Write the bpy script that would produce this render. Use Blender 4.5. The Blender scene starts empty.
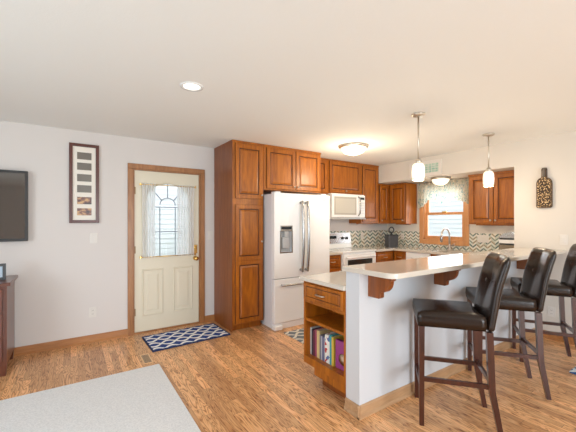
import bpy, bmesh, math, random
from mathutils import Vector, Matrix
random.seed(7)
S = bpy.context.scene
C = S.collection
R = math.radians
PI = math.pi

# ---------------------------------------------------------------- camera
cam = bpy.data.cameras.new('camera'); co = bpy.data.objects.new('camera', cam); C.objects.link(co)
cam.sensor_width = 36; cam.lens = 325 / 576 * 36
co.location = (0, 0, 1.41); co.rotation_euler = (R(90), 0, R(-33.8))
cam.shift_y = 5 / 576; cam.clip_start = .05; cam.clip_end = 200
S.camera = co

# ---------------------------------------------------------------- view, world, daylight
S.view_settings.view_transform = 'Standard'; S.view_settings.look = 'None'
S.view_settings.gamma = 1; S.view_settings.use_curve_mapping = False
S.view_settings.exposure = 0.12
S.cycles.use_denoising = True
S.cycles.max_bounces = 10; S.cycles.diffuse_bounces = 6; S.cycles.transparent_max_bounces = 12
S.cycles.sample_clamp_indirect = 6
w = bpy.data.worlds.new('sky'); S.world = w; w.use_nodes = True
wb = w.node_tree.nodes['Background']; wb.inputs[0].default_value = (.86, .92, 1, 1); wb.inputs[1].default_value = 2.3

def area(name, loc, rot, sx, sy, power, col):
    l = bpy.data.lights.new(name, 'AREA'); l.shape = 'RECTANGLE'; l.size = sx; l.size_y = sy
    l.energy = power; l.color = col
    o = bpy.data.objects.new(name, l); C.objects.link(o); o.location = loc; o.rotation_euler = rot
    return o
# daylight coming in through the patio door and the window behind the camera
area('daylight_patio', (1.7, -3.24, 1.12), (R(-90), 0, R(180)), 2.9, 2.0, 132, (.83, .93, 1))
area('daylight_window', (-3.04, .6, 1.45), (0, R(-90), 0), 1.5, 2.6, 66, (.83, .93, 1))
area('daylight_kitchen_window', (5.50, 3.2, 1.5), (0, R(90), 0), .9, .75, 8, (.9, .95, 1))

# ---------------------------------------------------------------- materials
def mat(name, col, rough=.5, metal=0, spec=.5, coat=0, bump=None, var=None, emit=None):
    m = bpy.data.materials.new(name); m.use_nodes = True; nt = m.node_tree; b = nt.nodes['Principled BSDF']
    b.inputs['Base Color'].default_value = (*col, 1); b.inputs['Roughness'].default_value = rough
    b.inputs['Metallic'].default_value = metal; b.inputs['Specular IOR Level'].default_value = spec
    b.inputs['Coat Weight'].default_value = coat; b.inputs['Coat Roughness'].default_value = .12
    tc = None
    if var:   # (scale, amount)
        tc = nt.nodes.new('ShaderNodeTexCoord'); n = nt.nodes.new('ShaderNodeTexNoise'); n.inputs['Scale'].default_value = var[0]
        n.inputs['Detail'].default_value = 4
        r = nt.nodes.new('ShaderNodeMixRGB'); r.blend_type = 'MIX'
        nt.links.new(tc.outputs['Object'], n.inputs['Vector']); nt.links.new(n.outputs['Fac'], r.inputs['Fac'])
        a = var[1]
        r.inputs[1].default_value = (*[c * (1 - a) for c in col], 1); r.inputs[2].default_value = (*[min(1, c * (1 + a)) for c in col], 1)
        nt.links.new(r.outputs[0], b.inputs['Base Color'])
    if bump:  # (scale, strength)
        tc = tc or nt.nodes.new('ShaderNodeTexCoord'); n = nt.nodes.new('ShaderNodeTexNoise'); n.inputs['Scale'].default_value = bump[0]
        bp = nt.nodes.new('ShaderNodeBump'); bp.inputs['Strength'].default_value = bump[1]; bp.inputs['Distance'].default_value = .005
        nt.links.new(tc.outputs['Object'], n.inputs['Vector']); nt.links.new(n.outputs['Fac'], bp.inputs['Height'])
        nt.links.new(bp.outputs[0], b.inputs['Normal'])
    if emit:
        b.inputs['Emission Color'].default_value = (*emit[0], 1); b.inputs['Emission Strength'].default_value = emit[1]
    return m

def N(nt, t, **k):
    n = nt.nodes.new(t)
    for a, v in k.items(): setattr(n, a, v)
    return n
def M_(nt, op, a, b=None, c=None):
    n = nt.nodes.new('ShaderNodeMath'); n.operation = op
    for i, v in enumerate((a, b, c)):
        if v is None: continue
        if isinstance(v, (int, float)): n.inputs[i].default_value = v
        else: nt.links.new(v, n.inputs[i])
    return n.outputs[0]
def ramp(nt, fac, stops, interp='LINEAR'):
    r = nt.nodes.new('ShaderNodeValToRGB'); r.color_ramp.interpolation = interp
    e = r.color_ramp.elements
    while len(e) < len(stops): e.new(.5)
    for i, (p, c) in enumerate(stops): e[i].position = p; e[i].color = (*c, 1)
    nt.links.new(fac, r.inputs[0]); return r.outputs[0]

def wood(name, dark, light, rough=.38, coat=.1, scale=1.0, axis='Z'):
    m = bpy.data.materials.new(name); m.use_nodes = True; nt = m.node_tree; b = nt.nodes['Principled BSDF']
    tc = N(nt, 'ShaderNodeTexCoord'); mp = N(nt, 'ShaderNodeMapping'); oi = N(nt, 'ShaderNodeObjectInfo')
    s = [9 * scale] * 3; s['XYZ'.index(axis)] = .9 * scale; mp.inputs['Scale'].default_value = s
    va = N(nt, 'ShaderNodeVectorMath', operation='ADD'); cx = N(nt, 'ShaderNodeCombineXYZ')
    rr = M_(nt, 'MULTIPLY', oi.outputs['Random'], 17.0); nt.links.new(rr, cx.inputs[0]); nt.links.new(rr, cx.inputs[2])
    nt.links.new(tc.outputs['Object'], va.inputs[0]); nt.links.new(cx.outputs[0], va.inputs[1]); nt.links.new(va.outputs[0], mp.inputs[0])
    n = N(nt, 'ShaderNodeTexNoise'); n.inputs['Scale'].default_value = 2.2; n.inputs['Detail'].default_value = 7; n.inputs['Distortion'].default_value = 1.2
    nt.links.new(mp.outputs[0], n.inputs['Vector'])
    n2 = N(nt, 'ShaderNodeTexNoise'); n2.inputs['Scale'].default_value = 14; n2.inputs['Detail'].default_value = 3
    nt.links.new(mp.outputs[0], n2.inputs['Vector'])
    f = M_(nt, 'ADD', M_(nt, 'MULTIPLY', n.outputs['Fac'], .75), M_(nt, 'MULTIPLY', n2.outputs['Fac'], .25))
    col = ramp(nt, f, [(.32, dark), (.68, light)])
    nt.links.new(col, b.inputs['Base Color']); b.inputs['Roughness'].default_value = rough
    b.inputs['Coat Weight'].default_value = coat; b.inputs['Coat Roughness'].default_value = .2
    return m

M = {}
M['wall'] = mat('wall_paint', (.68, .645, .625), .85, bump=(250, .08))
M['wallr'] = mat('wall_paint_warm_light', (.67, .63, .575), .85, bump=(250, .08))  # same paint as the other walls, warm kitchen light mixed into the colour
M['pen'] = mat('wall_paint_cool_light', (.61, .625, .655), .6)  # same paint as the walls, cooler light put into its colour
M['ceil'] = mat('ceiling_paint', (.86, .875, .86), .9, bump=(90, .15))
M['cab'] = wood('cabinet_maple', (.22, .057, .004), (.47, .145, .007))
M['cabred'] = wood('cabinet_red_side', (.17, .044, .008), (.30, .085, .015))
M['glaze_shade'] = mat('glaze_and_gap_shade', (.05, .013, .004), .4)
M['oakt'] = wood('oak_trim', (.32, .125, .035), (.46, .20, .065), .4, .1, 1.0, 'X')
M['oakv'] = wood('oak_trim_vertical', (.25, .10, .028), (.42, .185, .062), .4, .1, 1.0, 'Z')
M['oakp'] = wood('pale_oak_trim', (.36, .20, .095), (.54, .33, .18), .4, .2, 1.0, 'X')
M['winoak'] = wood('window_oak', (.55, .25, .09), (.72, .36, .15), .4, .2)
M['dark'] = wood('dark_walnut', (.028, .007, .004), (.070, .016, .009), .3, .4)
M['dresser'] = wood('dresser_mahogany', (.09, .028, .016), (.16, .052, .030), .3, .4)
M['white'] = mat('white_enamel', (.93, .95, .96), .22, coat=.4)
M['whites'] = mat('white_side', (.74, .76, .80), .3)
M['plate'] = mat('switch_plate', (.72, .69, .65), .4)
M['door'] = mat('door_cream', (.70, .645, .51), .4)
M['steel'] = mat('brushed_steel', (.42, .415, .41), .26, 1)
M['faucet'] = mat('satin_steel', (.66, .64, .61), .38, .85)
M['nickel'] = mat('satin_nickel', (.66, .62, .55), .32, 1)
M['brass'] = mat('polished_brass', (.80, .52, .16), .22, 1)
M['blackg'] = mat('black_glass', (.03, .032, .03), .06)
M['tvg'] = mat('tv_screen', (.035, .026, .020), .08, spec=1, coat=1)
M['black'] = mat('black_plastic', (.03, .03, .032), .4)
M['greyp'] = mat('grey_plastic', (.46, .47, .48), .35)
M['leather'] = mat('brown_leather', (.016, .008, .005), .24, spec=.38, bump=(60, .25))
M['leatherd'] = mat('brown_leather_piping', (.028, .017, .013), .3)
M['carpet'] = mat('rug_pile', (.80, .82, .85), .95, bump=(220, 1.0), var=(90, .28))
M['frame'] = wood('frame_mahogany', (.075, .016, .009), (.12, .026, .015), .35, .2)
M['matte'] = mat('picture_mat', (.83, .79, .72), .8)
M['photo_g'] = mat('grey_photo', (.17, .15, .125), .3)
M['navy'] = mat('navy', (.012, .03, .10), .9)
M['glow'] = mat('frosted_glow', (.9, .86, .78), .5, emit=((1, .86, .66), 1.6))
M['glowd'] = mat('dome_glow', (.85, .80, .70), .35, emit=((1, .84, .62), 1.1))
M['glowr'] = mat('lens_glow', (.9, .86, .78), .5, emit=((1, .92, .80), 1.5))
M['glowp'] = mat('pendant_glow', (.9, .86, .78), .5, emit=((1, .86, .66), .62))
M['strip'] = mat('strip_glow', (.9, .86, .78), .5, emit=((1, .80, .55), 6))
M['siding'] = mat('white_siding', (.86, .87, .89), .7)
M['grass'] = mat('grass', (.10, .17, .05), .95, var=(3, .4))
M['canister'] = mat('dark_stoneware', (.06, .062, .07), .4, var=(40, .4))
M['display'] = mat('display', (.01, .015, .02), .1)
M['cerglass'] = mat('pale_cooktop', (.62, .64, .64), .08)

def quartz():
    m = mat('cream_quartz', (.66, .60, .52), .10, coat=.2, var=(260, .10)); return m
M['quartz'] = quartz()

def glass_mat(name, tint=(1, 1, 1), fac=.10):
    m = bpy.data.materials.new(name); m.use_nodes = True; nt = m.node_tree
    nt.nodes.remove(nt.nodes['Principled BSDF'])
    t = N(nt, 'ShaderNodeBsdfTransparent'); t.inputs[0].default_value = (*tint, 1)
    g = N(nt, 'ShaderNodeBsdfGlossy'); g.inputs['Roughness'].default_value = .02
    f = N(nt, 'ShaderNodeLayerWeight'); f.inputs[0].default_value = .15
    mx = N(nt, 'ShaderNodeMixShader'); nt.links.new(M_(nt, 'MULTIPLY', f.outputs['Fresnel'], .8), mx.inputs[0])
    nt.links.new(t.outputs[0], mx.inputs[1]); nt.links.new(g.outputs[0], mx.inputs[2])
    nt.links.new(mx.outputs[0], nt.nodes['Material Output'].inputs[0]); return m
M['glass'] = glass_mat('window_glass')

def sheer(name, col, open_, pattern=False):
    m = bpy.data.materials.new(name); m.use_nodes = True; nt = m.node_tree
    nt.nodes.remove(nt.nodes['Principled BSDF'])
    t = N(nt, 'ShaderNodeBsdfTransparent'); d = N(nt, 'ShaderNodeBsdfDiffuse'); tl = N(nt, 'ShaderNodeBsdfTranslucent')
    d.inputs[0].default_value = (*col, 1); tl.inputs[0].default_value = (*col, 1)
    if pattern:
        tc = N(nt, 'ShaderNodeTexCoord'); n = N(nt, 'ShaderNodeTexNoise'); n.inputs['Scale'].default_value = 16; n.inputs['Detail'].default_value = 2
        n.inputs['Distortion'].default_value = 2.5
        nt.links.new(tc.outputs['Object'], n.inputs['Vector'])
        c = ramp(nt, n.outputs['Fac'], [(.38, (.25, .42, .42)), (.44, (.62, .68, .60)), (.50, (.80, .76, .64)), (.58, (.78, .76, .66)), (.64, (.45, .52, .40))])
        nt.links.new(c, d.inputs[0]); nt.links.new(c, tl.inputs[0])
    a = N(nt, 'ShaderNodeMixShader'); a.inputs[0].default_value = .5; nt.links.new(d.outputs[0], a.inputs[1]); nt.links.new(tl.outputs[0], a.inputs[2])
    mx = N(nt, 'ShaderNodeMixShader'); mx.inputs[0].default_value = 1 - open_
    nt.links.new(t.outputs[0], mx.inputs[1]); nt.links.new(a.outputs[0], mx.inputs[2])
    nt.links.new(mx.outputs[0], nt.nodes['Material Output'].inputs[0]); return m
M['sheer'] = sheer('sheer_voile', (.90, .91, .92), .16)
M['valance'] = sheer('valance_print', (.8, .8, .7), .0, True)

def floor_mat():
    m = bpy.data.materials.new('oak_strip_floor'); m.use_nodes = True; nt = m.node_tree; b = nt.nodes['Principled BSDF']
    tc = N(nt, 'ShaderNodeTexCoord'); sp = N(nt, 'ShaderNodeSeparateXYZ'); nt.links.new(tc.outputs['Object'], sp.inputs[0])
    row = M_(nt, 'FLOOR', M_(nt, 'DIVIDE', sp.outputs[0], .058))
    wn = N(nt, 'ShaderNodeTexWhiteNoise', noise_dimensions='1D'); nt.links.new(row, wn.inputs['W'])
    yy = M_(nt, 'ADD', M_(nt, 'DIVIDE', sp.outputs[1], .85), M_(nt, 'MULTIPLY', wn.outputs['Value'], 9.0))
    pid = M_(nt, 'FLOOR', yy)
    cx = N(nt, 'ShaderNodeCombineXYZ'); nt.links.new(row, cx.inputs[0]); nt.links.new(pid, cx.inputs[1])
    w2 = N(nt, 'ShaderNodeTexWhiteNoise', noise_dimensions='2D'); nt.links.new(cx.outputs[0], w2.inputs['Vector'])
    # cathedral grain: stretched, distorted bands, shifted plank by plank
    gx = N(nt, 'ShaderNodeCombineXYZ')
    nt.links.new(M_(nt, 'MULTIPLY', sp.outputs[0], 1.0), gx.inputs[0])
    nt.links.new(M_(nt, 'ADD', M_(nt, 'MULTIPLY', sp.outputs[1], .11), M_(nt, 'MULTIPLY', w2.outputs['Value'], 31.0)), gx.inputs[1])
    n = N(nt, 'ShaderNodeTexNoise'); n.inputs['Scale'].default_value = 19; n.inputs['Detail'].default_value = 1.5; n.inputs['Distortion'].default_value = .5
    nt.links.new(gx.outputs[0], n.inputs['Vector'])
    bands = M_(nt, 'PINGPONG', M_(nt, 'MULTIPLY', n.outputs['Fac'], 12.0), .5)
    fine = N(nt, 'ShaderNodeTexNoise'); fine.inputs['Scale'].default_value = 190; fine.inputs['Detail'].default_value = 2
    nt.links.new(gx.outputs[0], fine.inputs['Vector'])
    g = M_(nt, 'ADD', M_(nt, 'MULTIPLY', bands, 1.1), M_(nt, 'MULTIPLY', fine.outputs['Fac'], .42))
    col = ramp(nt, g, [(.19, (.22, .070, .020)), (.30, (.54, .25, .095)), (.44, (.72, .38, .165)), (.80, (.84, .50, .25))])
    tone = ramp(nt, w2.outputs['Value'], [(0, (.72, .66, .62)), (.5, (.95, .95, .95)), (1, (1.2, 1.2, 1.2))])
    mx = N(nt, 'ShaderNodeMixRGB', blend_type='MULTIPLY'); mx.inputs[0].default_value = 1
    nt.links.new(col, mx.inputs[1]); nt.links.new(tone, mx.inputs[2])
    # seams
    fx = M_(nt, 'FRACT', M_(nt, 'DIVIDE', sp.outputs[0], .058)); fy = M_(nt, 'FRACT', yy)
    seam = M_(nt, 'MAXIMUM', M_(nt, 'LESS_THAN', fx, .035), M_(nt, 'LESS_THAN', fy, .004))
    mx2 = N(nt, 'ShaderNodeMixRGB', blend_type='MIX'); nt.links.new(M_(nt, 'MULTIPLY', seam, .6), mx2.inputs[0])
    nt.links.new(mx.outputs[0], mx2.inputs[1]); mx2.inputs[2].default_value = (.16, .07, .03, 1)
    nt.links.new(mx2.outputs[0], b.inputs['Base Color'])
    b.inputs['Roughness'].default_value = .33; b.inputs['Coat Weight'].default_value = .25; b.inputs['Coat Roughness'].default_value = .22
    bp = N(nt, 'ShaderNodeBump'); bp.inputs['Strength'].default_value = .15; bp.inputs['Distance'].default_value = .002
    nt.links.new(g, bp.inputs['Height']); nt.links.new(bp.outputs[0], b.inputs['Normal'])
    return m
M['floor'] = floor_mat()

def mosaic(name, ax, w_=.055, h_=.030):   # little chevron mosaic, ax = horizontal axis of the wall
    m = bpy.data.materials.new(name); m.use_nodes = True; nt = m.node_tree; b = nt.nodes['Principled BSDF']
    tc = N(nt, 'ShaderNodeTexCoord'); sp = N(nt, 'ShaderNodeSeparateXYZ'); nt.links.new(tc.outputs['Object'], sp.inputs[0])
    u = M_(nt, 'DIVIDE', sp.outputs[ax], w_); z = M_(nt, 'DIVIDE', sp.outputs[2], h_)
    zig = M_(nt, 'MULTIPLY', M_(nt, 'PINGPONG', u, 1.0), 1.6)
    q = M_(nt, 'ADD', z, zig)
    cx = N(nt, 'ShaderNodeCombineXYZ'); nt.links.new(M_(nt, 'FLOOR', u), cx.inputs[0]); nt.links.new(M_(nt, 'FLOOR', q), cx.inputs[1])
    wn = N(nt, 'ShaderNodeTexWhiteNoise', noise_dimensions='2D'); nt.links.new(cx.outputs[0], wn.inputs['Vector'])
    par = M_(nt, 'FLOORED_MODULO', M_(nt, 'FLOOR', q), 2.0)
    c = ramp(nt, wn.outputs['Value'], [(0, (.10, .17, .16)), (.35, (.24, .30, .25)), (.65, (.36, .30, .20)), (.85, (.16, .21, .22))], 'CONSTANT')
    c2 = ramp(nt, wn.outputs['Value'], [(0, (.78, .76, .68)), (.55, (.68, .72, .66)), (.85, (.52, .56, .48))], 'CONSTANT')
    mx = N(nt, 'ShaderNodeMixRGB'); nt.links.new(par, mx.inputs[0]); nt.links.new(c, mx.inputs[1]); nt.links.new(c2, mx.inputs[2])
    gr = M_(nt, 'MAXIMUM', M_(nt, 'LESS_THAN', M_(nt, 'FRACT', q), .12), M_(nt, 'LESS_THAN', M_(nt, 'FRACT', u), .06))
    mx2 = N(nt, 'ShaderNodeMixRGB'); nt.links.new(gr, mx2.inputs[0]); nt.links.new(mx.outputs[0], mx2.inputs[1]); mx2.inputs[2].default_value = (.72, .69, .62, 1)
    nt.links.new(mx2.outputs[0], b.inputs['Base Color']); b.inputs['Roughness'].default_value = .15
    return m
M['mosx'] = mosaic('mosaic_back', 0, .080, .036); M['mosy'] = mosaic('mosaic_window', 1)

def lattice(name, c0, c1, p=.172, k=.32, amp=.060, th=.24):
    m = bpy.data.materials.new(name); m.use_nodes = True; nt = m.node_tree; b = nt.nodes['Principled BSDF']
    tc = N(nt, 'ShaderNodeTexCoord'); sp = N(nt, 'ShaderNodeSeparateXYZ'); nt.links.new(tc.outputs['Object'], sp.inputs[0])
    s = M_(nt, 'MULTIPLY', M_(nt, 'SINE', M_(nt, 'MULTIPLY', sp.outputs[0], 2 * PI / k)), amp)
    def line(sg, off):
        y = M_(nt, 'ADD', M_(nt, 'ADD', sp.outputs[1], off), M_(nt, 'MULTIPLY', s, sg))
        f = M_(nt, 'FRACT', M_(nt, 'DIVIDE', y, p)); return M_(nt, 'LESS_THAN', M_(nt, 'ABSOLUTE', M_(nt, 'SUBTRACT', f, .5)), th / 2)
    a = M_(nt, 'MAXIMUM', line(1, 0), line(-1, 0))
    n = N(nt, 'ShaderNodeTexNoise'); n.inputs['Scale'].default_value = 300; nt.links.new(tc.outputs['Object'], n.inputs['Vector'])
    mx = N(nt, 'ShaderNodeMixRGB'); nt.links.new(a, mx.inputs[0]); mx.inputs[1].default_value = (*c0, 1); mx.inputs[2].default_value = (*c1, 1)
    nt.links.new(mx.outputs[0], b.inputs['Base Color']); b.inputs['Roughness'].default_value = .9
    bp = N(nt, 'ShaderNodeBump'); bp.inputs['Strength'].default_value = .4; bp.inputs['Distance'].default_value = .004
    nt.links.new(n.outputs['Fac'], bp.inputs['Height']); nt.links.new(bp.outputs[0], b.inputs['Normal'])
    return m
M['rugnavy'] = lattice('navy_lattice', (.008, .045, .24), (.84, .85, .84))
M['ruggrey'] = lattice('grey_lattice', (.16, .19, .22), (.72, .68, .60))
M['rugblue'] = lattice('blue_lattice', (.02, .09, .26), (.60, .68, .72))

def cork_mat():
    m = bpy.data.materials.new('cork_pile'); m.use_nodes = True; nt = m.node_tree; b = nt.nodes['Principled BSDF']
    tc = N(nt, 'ShaderNodeTexCoord'); v = N(nt, 'ShaderNodeTexVoronoi'); v.inputs['Scale'].default_value = 58
    nt.links.new(tc.outputs['Object'], v.inputs['Vector'])
    c = ramp(nt, v.outputs['Distance'], [(.12, (.86, .70, .46)), (.30, (.46, .28, .11)), (.48, (.035, .02, .01))])
    nt.links.new(c, b.inputs['Base Color']); b.inputs['Roughness'].default_value = .7; return m
M['cork'] = cork_mat()
def flat(name, col, r=.5): return mat(name, col, r)
def sunset():
    m = bpy.data.materials.new('sunset_photo'); m.use_nodes = True; nt = m.node_tree; b = nt.nodes['Principled BSDF']
    tc = N(nt, 'ShaderNodeTexCoord'); n = N(nt, 'ShaderNodeTexNoise'); n.inputs['Scale'].default_value = 22
    mp = N(nt, 'ShaderNodeMapping'); mp.inputs['Scale'].default_value = (1, 1, 1.5); nt.links.new(tc.outputs['Object'], mp.inputs[0]); nt.links.new(mp.outputs[0], n.inputs['Vector'])
    c = ramp(nt, n.outputs['Fac'], [(.36, (.05, .03, .03)), (.5, (.22, .09, .06)), (.62, (.6, .36, .16))])
    nt.links.new(c, b.inputs['Base Color']); b.inputs['Roughness'].default_value = .3; return m
M['sunset'] = sunset()
def leaded():
    m = bpy.data.materials.new('teal_panel'); m.use_nodes = True; nt = m.node_tree; b = nt.nodes['Principled BSDF']
    tc = N(nt, 'ShaderNodeTexCoord'); n = N(nt, 'ShaderNodeTexNoise'); n.inputs['Scale'].default_value = 14
    nt.links.new(tc.outputs['Object'], n.inputs['Vector'])
    c = ramp(nt, n.outputs['Fac'], [(.4, (.30, .52, .44)), (.6, (.52, .66, .56))])
    nt.links.new(c, b.inputs['Base Color']); b.inputs['Roughness'].default_value = .25; return m
M['teal'] = leaded()
def floral():
    m = bpy.data.materials.new('patterned_spine'); m.use_nodes = True; nt = m.node_tree; b = nt.nodes['Principled BSDF']
    tc = N(nt, 'ShaderNodeTexCoord'); v = N(nt, 'ShaderNodeTexVoronoi'); v.inputs['Scale'].default_value = 38
    nt.links.new(tc.outputs['Object'], v.inputs['Vector'])
    sp = N(nt, 'ShaderNodeSeparateXYZ'); nt.links.new(v.outputs['Color'], sp.inputs[0])
    c = ramp(nt, sp.outputs[0], [(0, (.75, .74, .70)), (.45, (.50, .04, .04)), (.62, (.10, .16, .35)), (.8, (.8, .78, .74))], 'CONSTANT')
    nt.links.new(c, b.inputs['Base Color']); b.inputs['Roughness'].default_value = .4; return m
M['floral'] = floral()

# ---------------------------------------------------------------- mesh helpers
class MB:
    def __init__(s): s.bm = bmesh.new(); s.mi = 0
    def face(s, pts, mi=None):
        try:
            f = s.bm.faces.new([s.bm.verts.new(p) for p in pts]); f.material_index = s.mi if mi is None else mi; return f
        except ValueError: return None
    def box(s, a, b, mi=None, bev=0):
        x0, y0, z0 = [min(p, q) for p, q in zip(a, b)]; x1, y1, z1 = [max(p, q) for p, q in zip(a, b)]
        t = bmesh.new()
        v = [t.verts.new(p) for p in ((x0,y0,z0),(x1,y0,z0),(x1,y1,z0),(x0,y1,z0),(x0,y0,z1),(x1,y0,z1),(x1,y1,z1),(x0,y1,z1))]
        for q in ((3,2,1,0),(4,5,6,7),(0,1,5,4),(1,2,6,5),(2,3,7,6),(3,0,4,7)): t.faces.new([v[i] for i in q])
        if bev: bmesh.ops.bevel(t, geom=t.edges[:], offset=bev, segments=2, profile=.5, affect='EDGES')
        s.merge(t, mi); return s
    def merge(s, t, mi=None, mtx=None, smooth=False):
        vm = {}
        for v in t.verts: vm[v] = s.bm.verts.new(mtx @ v.co if mtx else v.co)
        for f in t.faces:
            g = s.bm.faces.new([vm[v] for v in f.verts]); g.material_index = s.mi if mi is None else mi; g.smooth = smooth
        t.free()
    def prism(s, pts, lo, hi, axis='z', mi=None, bev=0):   # polygon extruded
        t = bmesh.new()
        def p3(p, h): return {'z': (p[0], p[1], h), 'y': (p[0], h, p[1]), 'x': (h, p[0], p[1])}[axis]
        A = [t.verts.new(p3(p, lo)) for p in pts]; B = [t.verts.new(p3(p, hi)) for p in pts]
        n = len(pts); t.faces.new(A[::-1]); t.faces.new(B)
        for i in range(n): t.faces.new((A[i], A[(i+1) % n], B[(i+1) % n], B[i]))
        bmesh.ops.recalc_face_normals(t, faces=t.faces[:])
        if bev: bmesh.ops.bevel(t, geom=t.edges[:], offset=bev, segments=2, profile=.5, affect='EDGES')
        s.merge(t, mi); return s
    def lathe(s, prof, c=(0,0,0), n=28, axis='z', mi=None, cap=True):   # prof: (radius, height)
        rows = []
        for r, h in prof:
            row = []
            for i in range(n):
                a = 2*PI*i/n; x, y = r*math.cos(a), r*math.sin(a)
                p = {'z': (x, y, h), 'y': (x, h, y), 'x': (h, x, y)}[axis]
                row.append(s.bm.verts.new((p[0]+c[0], p[1]+c[1], p[2]+c[2])))
            rows.append(row)
        fs = []
        for a, b in zip(rows, rows[1:]):
            for i in range(n): fs.append(s.bm.faces.new((a[i], a[(i+1) % n], b[(i+1) % n], b[i])))
        if cap:
            if prof[0][0] > 1e-4: fs.append(s.bm.faces.new(rows[0][::-1]))
            if prof[-1][0] > 1e-4: fs.append(s.bm.faces.new(rows[-1]))
        for f in fs: f.smooth = True; f.material_index = s.mi if mi is None else mi
        return s
    def tube(s, path, r, n=10, mi=None):
        path = [Vector(p) for p in path]; rows = []
        up = Vector((0,0,1))
        for i, p in enumerate(path):
            d = (path[min(i+1, len(path)-1)] - path[max(i-1, 0)]).normalized()
            u = d.cross(up)
            if u.length < .05: u = d.cross(Vector((0,1,0)))
            u.normalize(); v = d.cross(u).normalized()
            if rows and u.dot(pu) < 0: u = -u; v = -v
            pu = u
            rr = r[i] if isinstance(r, (list, tuple)) else r
            rows.append([s.bm.verts.new(p + u*rr*math.cos(2*PI*k/n) + v*rr*math.sin(2*PI*k/n)) for k in range(n)])
        fs = []
        for a, b in zip(rows, rows[1:]):
            for i in range(n): fs.append(s.bm.faces.new((a[i], a[(i+1) % n], b[(i+1) % n], b[i])))
        fs.append(s.bm.faces.new(rows[0][::-1])); fs.append(s.bm.faces.new(rows[-1]))
        for f in fs: f.smooth = True; f.material_index = s.mi if mi is None else mi
        return s
    def bar(s, p, q, wx, wy, mi=None, wx2=None, wy2=None):      # tapered square bar between two points (cross-section in x,y)
        t = bmesh.new(); wx2 = wx2 or wx; wy2 = wy2 or wy
        A = [t.verts.new((p[0]+a*wx/2, p[1]+b*wy/2, p[2])) for a, b in ((-1,-1),(1,-1),(1,1),(-1,1))]
        B = [t.verts.new((q[0]+a*wx2/2, q[1]+b*wy2/2, q[2])) for a, b in ((-1,-1),(1,-1),(1,1),(-1,1))]
        t.faces.new(A[::-1]); t.faces.new(B)
        for i in range(4): t.faces.new((A[i], A[(i+1) % 4], B[(i+1) % 4], B[i]))
        bmesh.ops.recalc_face_normals(t, faces=t.faces[:]); s.merge(t, mi); return s
    def panel(s, x0, x1, z0, z1, yb, rings, mi=None, dark=()):   # faces -y; rings of (inset, y offset toward viewer); yb = back plane
        def loop(ins, d): return [s.bm.verts.new(p) for p in ((x0+ins, yb-d, z0+ins), (x1-ins, yb-d, z0+ins), (x1-ins, yb-d, z1-ins), (x0+ins, yb-d, z1-ins))]
        L = [loop(0, 0)] + [loop(i, d) for i, d in rings]
        m0 = s.mi if mi is None else mi
        f = s.bm.faces.new(L[0][::-1]); f.material_index = m0
        for k, (a, b) in enumerate(zip(L, L[1:])):
            for i in range(4):
                f = s.bm.faces.new((a[i], a[(i+1) % 4], b[(i+1) % 4], b[i])); f.material_index = (1 if k in dark else m0)
        f = s.bm.faces.new(L[-1]); f.material_index = m0
        return s
    def build(s, name, mats, parent=None, loc=None, sub=0, smooth=False, bevel=0):
        if not isinstance(mats, (list, tuple)): mats = [mats]
        me = bpy.data.meshes.new(name); bmesh.ops.recalc_face_normals(s.bm, faces=s.bm.faces[:]) if not getattr(s, 'keep', 0) else None
        s.bm.to_mesh(me); s.bm.free()
        for m in mats: me.materials.append(m)
        o = bpy.data.objects.new(name, me); C.objects.link(o)
        if smooth:
            for p in me.polygons: p.use_smooth = True
        if bevel:
            md = o.modifiers.new('bevel', 'BEVEL'); md.width = bevel; md.segments = 2; md.limit_method = 'ANGLE'
        if sub:
            md = o.modifiers.new('sub', 'SUBSURF'); md.levels = sub; md.render_levels = sub
        if parent: o.parent = parent
        if loc: o.location = loc
        return o

def tag(o, label, cat=None, group=None, kind=None):
    if label: o['label'] = label
    if cat: o['category'] = cat
    if group: o['group'] = group
    if kind: o['kind'] = kind
    return o
def thing(name, label, cat, loc=(0,0,0), rz=0, group=None):
    o = bpy.data.objects.new(name, None); o.empty_display_size = .1; C.objects.link(o)
    o.location = loc; o.rotation_euler = (0, 0, rz); return tag(o, label, cat, group)
def struct(o): o['kind'] = 'structure'; return o
def dup(root, loc, rz, label, group=None):
    r = root.copy(); C.objects.link(r); r.location = loc; r.rotation_euler = (0, 0, rz); r['label'] = label
    if group: r['group'] = group
    for ch in list(root.children):
        c = ch.copy(); C.objects.link(c); c.parent = r
        for g in list(ch.children):
            d = g.copy(); C.objects.link(d); d.parent = c
    return r
FX = R(-90)     # things whose front faces -x

# ================================================================= THE SETTING
YW = 4.41; XB = 4.78; XW = 5.40; ZC = 2.44; X0 = -3.0; Y0 = -3.2
struct(MB().box((X0-.2, Y0-.2, -.12), (XW+.15, YW+.15, 0)).build('floor', M['floor']))
struct(MB().box((X0-.2, Y0-.2, ZC), (XW+.15, YW+.15, ZC+.12)).build('ceiling', M['ceil']))
# back wall with the entry door opening
DX0, DX1, DZ = .645, 1.490, 2.06
b = MB(); b.box((X0-.2, YW, 0), (DX0, YW+.14, ZC)); b.box((DX1, YW, 0), (XW+.15, YW+.14, ZC)); b.box((DX0, YW, DZ), (DX1, YW+.14, ZC))
struct(b.build('wall_back', M['wall']))
# bottle wall (thick block to the right of the kitchen alcove)
struct(MB().box((XB, Y0-.2, 0), (XW+.15, 1.87, ZC)).build('wall_right', M['wallr']))
# soffit above alcove
struct(MB().box((XB, 1.87, 2.115), (XW, YW, ZC)).build('wall_soffit', M['wallr']))
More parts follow.
